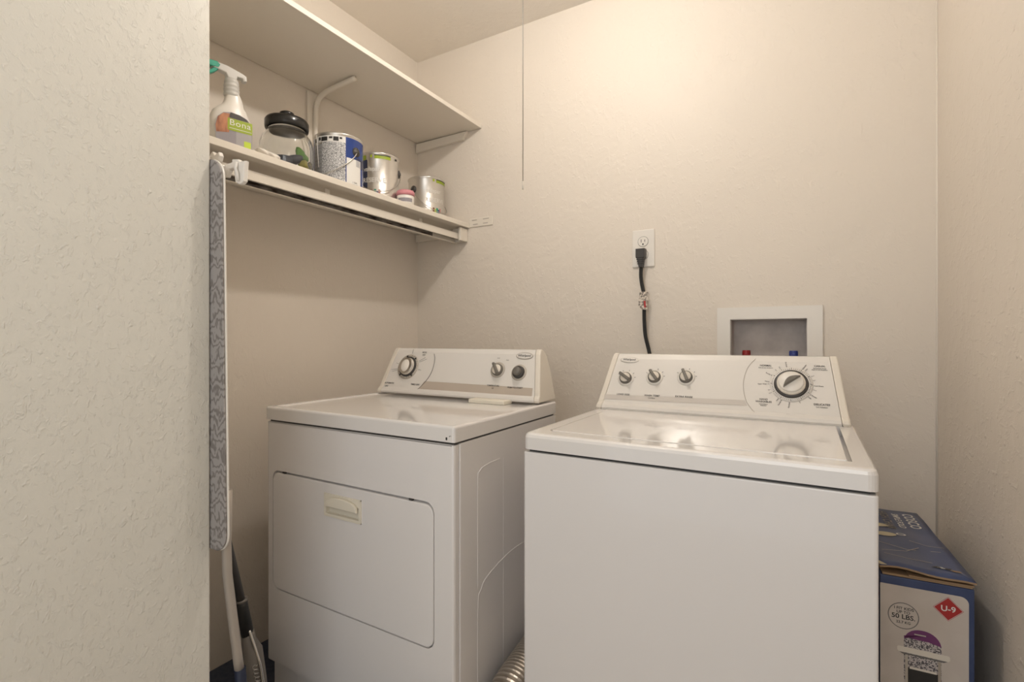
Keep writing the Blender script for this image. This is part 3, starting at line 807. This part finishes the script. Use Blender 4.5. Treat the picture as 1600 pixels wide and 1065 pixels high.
# things inside the jar
def lump(name, loc, dims, m, rot, label, cat, amp=.18, seed=0):
    bm = bmesh.new(); bmesh.ops.create_icosphere(bm, subdivisions=3, radius=1)
    rnd = random.Random(seed); p = [rnd.uniform(0, 6) for _ in range(4)]
    for v in bm.verts:
        n_ = 1 + amp * math.sin(v.co.x * 3 + p[0]) * math.sin(v.co.y * 3 + p[1]) + amp * .5 * math.sin(v.co.z * 6 + p[2])
        v.co = Vector((v.co.x * dims[0], v.co.y * dims[1], v.co.z * dims[2])) * n_
    R_ = Matrix.Rotation(math.radians(rot[2]), 4, 'Z') @ Matrix.Rotation(math.radians(rot[0]), 4, 'X') @ Matrix.Rotation(math.radians(rot[1]), 4, 'Y')
    bmesh.ops.transform(bm, matrix=R_, verts=bm.verts)
    mz = min(v.co.z for v in bm.verts)
    b = MB(); b.absorb(bm, m, None, True)
    o = b.obj(name); o.location = (JX + loc[0], JY + loc[1], ZS + .0085 - mz + loc[2]); tag(o, label, cat)
    return o
G_ = None
lump('stone', (.034, -.040, .012), (.020, .030, .020), M['slatestone'], (0, 0, -40), 'small slate-blue piece, leftmost inside the glass jar', 'trinket', .08, 1)
lump('stone', (.030, .000, .022), (.017, .036, .017), M['slatestone'], (22, 0, -35), 'long slate-blue piece leaning up in the middle of the glass jar', 'trinket', .06, 2)
lump('ornament', (.005, .050, .036), (.019, .021, .027), M['leafgreen'], (10, 0, 20), 'leafy bright green piece standing at the right inside the glass jar', 'trinket', .38, 3)
lump('trinket', (.063, .020, .003), (.012, .022, .018), M['olive'], (0, 0, 30), 'low olive-yellow piece at the bottom front of the glass jar', 'trinket', .2, 4)
lump('trinket', (.040, .038, .012), (.016, .018, .018), M['slatestone'], (30, 0, 10), 'dark slate piece under the green one inside the glass jar', 'trinket', .12, 6)
lump('trinket', (.030, .064, .004), (.014, .012, .024), M['bronze'], (0, 0, 10), 'mottled brown and gold piece low at the right inside the glass jar', 'trinket', .3, 5)

# paint cans: local +x faces the viewer, angles counted from it (positive towards the right)
def can(name, label, x, y, R, H, face, ear, drop, deco):
    t = thing(name, label, 'paint can', (x, y, ZS), math.radians(face), 'paint cans on the lower shelf')
    b = MB()
    b.lathe([(0, .002), (R - .004, .002), (R - .002, 0), (R + .001, .002), (R + .001, .005), (R - .001, .007), (R - .001, H - .010), (R + .0005, H - .007)], M['tin'], 56)
    body = b.obj('can_body', t, True)
    b = MB()
    b.lathe([(R + .0005, H - .008), (R + .0022, H - .004), (R + .0018, H), (R - .004, H), (R - .010, H - .007), (R - .02, H - .006), (0, H - .006)], M['tin'], 56)
    b.obj('lid', t, True)
    b = MB(); deco(b, R, H); b.obj('label', t, True)
    ez = H * .70
    for e in (ear, ear + 180):
        a = math.radians(e)
        Q = frame((R * math.cos(a), R * math.sin(a), ez), (-math.sin(a), math.cos(a), 0), (0, 0, 1))
        b = MB(); b.lathe([(.017, -.002), (.017, .002), (.010, .005), (.004, .0085), (0, .009)], M['charcoal'], 20, Q)
        b.obj('ear', t, True)
    pts = []
    for k in range(41):
        u = k / 40; a = math.radians(ear + 180 * u)
        rr = R + .0062 + .004 * math.sin(PI * u)
        pts.append((rr * math.cos(a), rr * math.sin(a), ez - drop * math.sin(PI * u) ** .8))
    MB().tube(pts, .0019, M['steel'], 8).obj('bail_handle', t, True)
    return t
def deco_blue(b, R, H):
    r_ = R + .0004
    b.patch(r_, -88, -70, .008, H - .012, M['blue']); b.patch(r_, -70, -40, .008, H - .04, M['table'])
    for k in range(9): b.patch(r_ + .0002, -69, -41, .02 + k * .014, .0212 + k * .014, M['print_grey'])
    b.patch(r_, -40, 16, .008, H - .034, M['fine']); b.patch(r_, -70, 16, H - .034, H - .012, M['white_print'])
    for a0, a1 in ((-66, -58), (-50, -44), (-42, -26), (-22, -14), (-12, 0), (2, 8)):
        b.patch(r_ + .0002, a0, a1, H - .031 + .004 * (a0 % 3), H - .016, M['print'])
    b.patch(r_, 16, 90, .008, H - .012, M['blue'])
    b.patch(r_ + .0003, 18, 60, .012, H * .55, M['white_print'])
    b.patch(r_ + .0003, 44, 90, H * .42, H * .60, M['navy'])
    b.text('1 GAL', .008, M['print'], None, wrap=(r_ + .0006, 40, .018))
    b.tube([((r_ + .0012) * math.cos(math.radians(a)), (r_ + .0012) * math.sin(math.radians(a)), z) for a, z in ((-58, H - .002), (-56, H - .03), (-53, H * .6), (-50, H * .35))], .0012, M['white_print'], 6)
def deco_reserve(off):
    def d(b, R, H):
        r_ = R + .0004
        if off == 0: b.patch(r_, -88, -36, .008, H - .030, M['navy']); b.patch(r_, -88, -40, H - .030, H - .011, M['lime'])
        b.patch(r_, -14 + off, 34 + off, H - .026, H - .011, M['lime'])
        b.patch(r_, -26 + off, -20 + off, H - .022, H - .011, M['lime'])
        b.patch(r_ + .0002, -14 + off, 34 + off, H - .014, H - .010, M['print']); b.patch(r_ + .0002, 52 + off, 60 + off, H - .020, H - .012, M['print'])
        b.text('valspar', .026, M['white_print'], None, wrap=(r_ + .0004, -22 + off, H * .66))
        b.text('RESERVE', .026, M['white_print'], None, wrap=(r_ + .0004, -16 + off, H * .44))
        cols = ('wood', 'limebright', 'green', 'bluevalve', 'redprint')
        for k in range(5):
            b.patch(r_ + .0004, -26 + off + k * 6, -20.5 + off + k * 6, .030, .052 - (k % 2) * .006, M[cols[k]], 4)
        b.patch(r_ + .0004, -2 + off, 4 + off, .030, .052, M['white_print'], 4)
        b.patch(r_ + .0004, -46 + off, -30 + off, .012, .026, M['limebright'], 6)
    return d
can('paint_can', 'blue and grey paint can covered in fine print, beside the glass jar', -1.512, 1.305, .087, .188, -41, 44 - 180, .100, deco_blue)
can('paint_can', 'silver paint can with navy strip on its left, between blue can and pink jar', -1.545, 1.545, .080, .202, -45, -92, .100, deco_reserve(0))
can('paint_can', 'silver paint can nearest the back wall, rightmost on the lower shelf', -1.555, 1.862, .085, .194, -45, -50, .105, deco_reserve(40))
t = thing('small_jar', 'small white jar with pink lid between the two silver paint cans', 'jar', (-1.434, 1.583, ZS))
t.scale = (.88, .88, .95)
MB().lathe([(0, 0), (.038, 0), (.040, .003), (.040, .038), (.038, .040), (0, .040)], M['plastic'], 32).obj('jar_body', t, True)
MB().lathe([(.038, .0402), (.042, .041), (.042, .056), (.039, .061), (.034, .063), (0, .063)], M['pink'], 32).obj('lid', t, True)
b = MB(); b.patch(.0405, -100, 0, .010, .026, M['slate']); b.obj('label', t, True)

# ------------------------------------------------------------------ ironing board, its hanger, sticks in the corner
t = thing('ironing_board', 'ironing board with grey swirl-printed cover hung upright at the near left wall end', 'ironing board', (-1.25, .66, 0))
def board_outline(grow=0.0):
    x1, z0, z1 = -1.0945 + grow, .640 - grow, 1.512 + grow
    out = []
    for x, z in rrect(-1.42, x1, z0, z1, .03, 8, (.05, .040, .045, .05)):
        if x > -1.25 and z > 1.18: x -= .020 * ((z - 1.18) / .33) ** 1.6
        out.append((x, z))
    return out
b = MB()
b.prism(board_outline(), .6360, .6405, M['cover'], 'Y', bev=.002)
b.obj('cover', t)
b = MB(); b.prism(board_outline(.001), .6408, .6455, M['plastic'], 'Y', bev=.0015); b.obj('board', t)
b = MB()
b.tube([(-1.1364, 0.6656, 0.7662), (-1.1470, 0.6685, 0.6430), (-1.1555, 0.6761, 0.5647), (-1.1575, 0.7019, 0.3575), (-1.1575, 0.7067, 0.3221)], .0105, M['silver_tube'], 16)
leg = b.obj('leg', t)
MB().tube([(-1.1575, 0.7067, 0.3317), (-1.1584, 0.7124, 0.2696), (-1.166, .725, .018)], .0125, M['bluecap'], 16).obj('foot', leg)
t = thing('ironing_board_hanger', 'white plastic two-armed hanger hook at the ironing board top, under the lower shelf', 'hanger', (-1.2, YE, 1.50))
b = MB()
b.box(-1.30, -1.155, YE + .0001, YE + .0007, 1.522, 1.56, M['plastic']); b.obj('back_plate', t)
b = MB()
b.prism([(-1.1775, 1.5140), (-1.1641, 1.5121), (-1.1345, 1.5130), (-1.1336, 1.5197), (-1.1116, 1.5159), (-1.1040, 1.5092), (-1.0849, 1.5082), (-1.0868, 1.4977), (-1.0897, 1.4633), (-1.0973, 1.4586), (-1.1068, 1.4576), (-1.1212, 1.4643), (-1.1279, 1.4987), (-1.1460, 1.4977), (-1.1565, 1.4825), (-1.1775, 1.4863)], 0.6733, 0.6853, M['plastic'], 'Y', bev=.003)
b.tube([(-1.1107, 0.6714, 1.5073), (-1.1097, 0.6685, 1.4920), (-1.1040, 0.6685, 1.4796), (-1.1049, 0.6714, 1.4653)], .0035, M['plastic'], 10)
b.box(-1.178, -1.160, .6460, 0.6793, 1.489, 1.510, M['plastic'], .002)
b.obj('hook_arm', t)
b = MB()
b.prism([(-1.2425, 1.5350), (-1.2195, 1.5493), (-1.2138, 1.5522), (-1.2033, 1.5426), (-1.1880, 1.5464), (-1.1832, 1.5369), (-1.1880, 1.5264), (-1.2004, 1.5168), (-1.2272, 1.5111)], 0.6733, 0.6853, M['plastic'], 'Y', bev=.003)
b.box(-1.240, -1.215, YE + .001, 0.6793, 1.522, 1.540, M['plastic'], .002)
b.obj('hook_arm', t)
# dark floor tool leaning in the corner
t = thing('floor_sweeper', 'dark charcoal long-handled floor sweeper leaning behind the ironing board leg', 'sweeper', (-1.26, .82, 0))
b = MB()
P0, P1, P2 = Vector((-1.285, .715, .74)), Vector((-1.268, .780, .418)), Vector((-1.275, .800, .331))
b.tube([P0, Vector((-1.274, .742, .605)), P1], .0105, M['charcoal'], 16); b.obj('handle', t)
b = MB(); b.tube([P1 + Vector((0, 0, .012)), P1, P2], [.0135, .0140, .0155], M['blackrub'], 16)
b.tube([P1 + Vector((0, -.001, .016)), P1 + Vector((0, 0, .010))], .0142, M['taupe'], 16); b.obj('sleeve', t)
b = MB()
b.tube([P2 + Vector((0, 0, .01)), P2 + Vector((.001, .003, -.02)), Vector((-1.267, .808, .285)), Vector((-1.268, .818, .20)), Vector((-1.272, .832, .04))], [.015, .018, .025, .027, .030], M['taupe'], 18)
b.obj('body', t)
b = MB()
b.tube(smooth_path([P2 + Vector((.014, -.004, .015)), Vector((-1.244, .806, .285)), Vector((-1.238, .815, .235)), Vector((-1.232, .83, .10))]), .0035, M['chrome'], 8)
b.obj('wire', t)
sp = []
for k in range(90):
    a = k * .9; sp.append((-1.240 + .006 * math.cos(a), .797 + .006 * math.sin(a) + .0003 * k, .262 - k * .0016))
MB().tube(sp, .0013, M['steel'], 6).obj('spring', t)
b = MB(); b.box(-1.33, -1.20, .78, .88, .0035, .046, M['charcoal'], .012); b.obj('head', t)

# ------------------------------------------------------------------ high chair carton by the right wall
BW, BD, BH = .160, .480, .590
t = thing('cardboard_box', 'blue and white high chair carton with torn top between washer and right wall', 'box', (.140, 1.375, 0), math.radians(3.1))
MB().box(0, BW, 0, BD, 0, BH, M['boxblue'], .002).obj('carton', t, True)
Ff = frame((0, -.0004, 0), (1, 0, 0), (0, 0, 1))
b = MB()
b.prism(rrect(-.0, .1505, .03, .572, .001, 6, (0, .012, .014, 0)), .0, .0003, M['boxwhite'], 'Z', mx=Ff)
b.obj('front_print', t, True)
b = MB(); Fp = frame((0, -.0009, 0), (1, 0, 0), (0, 0, 1))
b.ring(ell(.041, .508, .0275, .0285), ell(.041, .508, .0258, .0268), M['print_grey'], Fp)
b.text('I FIT KIDS', .0082, M['print'], Fp @ Matrix.Translation((.042, .5235, 0))); b.text('UP TO', .0082, M['print'], Fp @ Matrix.Translation((.041, .5155, 0)))
b.text('50 LBS.', .0140, M['print'], Fp @ Matrix.Translation((.041, .5055, 0))); b.text('22.7 KG', .0075, M['print'], Fp @ Matrix.Translation((.041, .4935, 0)))
b.obj('weight_mark', t, True)
b = MB(); F2 = Fp @ Matrix.Translation((.117, .541, 0))
b.flat([(-.0255, 0), (0, -.0255), (.0255, 0), (0, .0255)], M['white_print'], F2); b.ring([(-.0255, 0), (0, -.0255), (.0255, 0), (0, .0255)], [(-.0245, 0), (0, -.0245), (.0245, 0), (0, .0245)], M['redprint'], F2 @ Matrix.Translation((0, 0, .0002)))
b.flat([(-.0235, 0), (0, -.0235), (.0235, 0), (0, .0235)], M['redprint'], F2 @ Matrix.Translation((0, 0, .0002)))
b.text('U-9', .0165, M['white_print'], F2 @ Matrix.Translation((0, 0, .0005)))
b.obj('diamond_mark', t, True)
b = MB()   # printed picture of the high chair
back = rrect(.042, .106, .40, .484, .03, 8, (0, 0, .030, .030))
b.flat(back, M['check'], Fp)
b.flat([(.042, .466), (.060, .462), (.085, .462), (.106, .457)] + [p for p in back if p[1] > .457], M['purple'], Fp @ Matrix.Translation((0, 0, .0002)))
b.flat([(.060, .4745), (.080, .475), (.080, .4725), (.060, .472)], M['knob_ring'], Fp @ Matrix.Translation((0, 0, .0004)))
b.flat(rrect(.030, .120, .430, .442, .004), M['plastic2'], Fp @ Matrix.Translation((0, 0, .0004)))
b.flat([(.034, .4295), (.116, .4295), (.110, .426), (.040, .426)], M['print_grey'], Fp @ Matrix.Translation((0, 0, .0004)))
b.flat([(.042, .34), (.106, .34), (.106, .426), (.042, .426)], M['check'], Fp @ Matrix.Translation((0, 0, .0001)))
b.flat([(.044, .14), (.104, .14), (.104, .398), (.044, .398)], M['print'], Fp @ Matrix.Translation((0, 0, .0003)))
b.flat([(.052, .402), (.098, .402), (.098, .397), (.052, .397)], M['plastic2'], Fp @ Matrix.Translation((0, 0, .0005)))
for x in (.044, .100): b.flat([(x, .05), (x + .005, .05), (x + .005, .425), (x, .425)], M['steel'], Fp @ Matrix.Translation((0, 0, .0006)))
b.obj('chair_picture', t, True)
# torn, lifted top flap
b = MB()
bm = bmesh.new(); nx, ny = 10, 14; top_ = []; bot = []
def flap_z(u, v):
    edge = .010 * (1 - v) ** 6
    return BH + .013 + .010 * (1 - v) ** 2 - .008 * (1 - v) ** 8 * u ** 3 + .0012 * math.sin(u * 9 + v * 6) * (1 - v * .5) + .0012 * math.sin(v * 15 + u * 2)
for j in range(ny + 1):
    v = j / ny
    for i in range(nx + 1):
        u = i / nx
        x = -.002 + (BW + .004) * u; y = -.010 + (BD + .008) * v + (.007 * math.sin(u * 7) * (1 - v) ** 4)
        top_.append(bm.verts.new((x, y, flap_z(u, v)))); bot.append(bm.verts.new((x, y, flap_z(u, v) - .004)))
W_ = nx + 1
for j in range(ny):
    for i in range(nx):
        k = j * W_ + i
        bm.faces.new((top_[k], top_[k + 1], top_[k + 1 + W_], top_[k + W_])); bm.faces.new((bot[k], bot[k + W_], bot[k + 1 + W_], bot[k + 1]))
rim = [i for i in range(W_)] + [j * W_ + nx for j in range(1, ny + 1)] + [ny * W_ + i for i in range(nx - 1, -1, -1)] + [j * W_ for j in range(ny - 1, 0, -1)]
for a_, c_ in zip(rim, rim[1:] + rim[:1]): bm.faces.new((top_[a_], bot[a_], bot[c_], top_[c_]))
bmesh.ops.recalc_face_normals(bm, faces=bm.faces)
i0 = b.slot(M['boxblue']); i1 = b.slot(M['card'])
for f in bm.faces: f.material_index = 0
me = bpy.data.meshes.new('tmp'); bm.to_mesh(me); bm.free(); b.bm.from_mesh(me); bpy.data.meshes.remove(me)
b.bm.faces.ensure_lookup_table()
for f in b.bm.faces:
    f.smooth = f.normal.z > .7
    f.material_index = 0 if f.normal.z > .7 else 1
flap = b.obj('top_flap', t, True)
b = MB()   # cardboard inner flap seen in the gap
b.box(.004, BW - .003, .000, .07, BH + .001, BH + .006, M['card'], .001); b.box(.05, BW - .001, -.004, .04, BH + .0065, BH + .0095, M['card'], .001)
b.obj('inner_flap', t, True)
def drape(mb_fn):
    """print laid on the flap: built flat at z=0 then lifted to the flap's own surface"""
    b = MB(); mb_fn(b)
    for v in b.bm.verts:
        u = (v.co.x + .002) / (BW + .004); w_ = (v.co.y + .010) / (BD + .008)
        v.co.z = flap_z(u, w_) + .0009 + v.co.z
    return b
def TX(x, y): return frame((x, y, 0), (0, -1, 0), (1, 0, 0))
def fn(b):
    b.text('COSCO', .034, M['white_print'], TX(.130, .385), space=1.05)
    b.text('SIMPLE FOLD', .021, M['white_print'], TX(.100, .375)); b.text('HIGH CHAIR', .028, M['print_grey'], TX(.072, .370))
    b.text('HIGH CHAIR', .028, M['knob_ring'], TX(.072, .370))
    b.ring(ell(.082, .245, .0105, .0105), ell(.082, .245, .0065, .0065), M['white_print'], None); b.text('1', .011, M['white_print'], TX(.082, .245))
    b.flat(ell(.044, .315, .024, .016), M['cream']); b.flat(ell(.047, .235, .024, .017), M['cream'])
drape(fn).obj('flap_lettering', flap, True)
def fn(b):
    for pts in (((.02, .17), (.075, .135), (.14, .15)), ((.02, .105), (.07, .125), (.10, .155)), ((.02, .08), (.06, .072), (.105, .062)), ((.09, .20), (.12, .178), (.155, .185))):
        for (xa, ya), (xb, yb) in zip(pts, pts[1:]):
            d = Vector((yb - ya, xa - xb)).normalized() * .0011
            b.flat([(xa - d.x, ya - d.y), (xb - d.x, yb - d.y), (xb + d.x, yb + d.y), (xa + d.x, ya + d.y)], M['knob_ring'])
    b.flat([(.096, .036), (.110, .046), (.122, .040), (.134, .044), (.128, .030), (.112, .032)], M['print']); b.flat([(.108, .040), (.116, .043), (.122, .036), (.115, .033)], M['white_print'])
    b.flat([(.128, .034), (.146, .038), (.148, .030), (.132, .026)], M['card'])
    b.flat([(-.002, .02), (.012, -.004), (.002, -.006), (-.002, -.004)], M['cream'])
drape(fn).obj('scuff', flap, True)
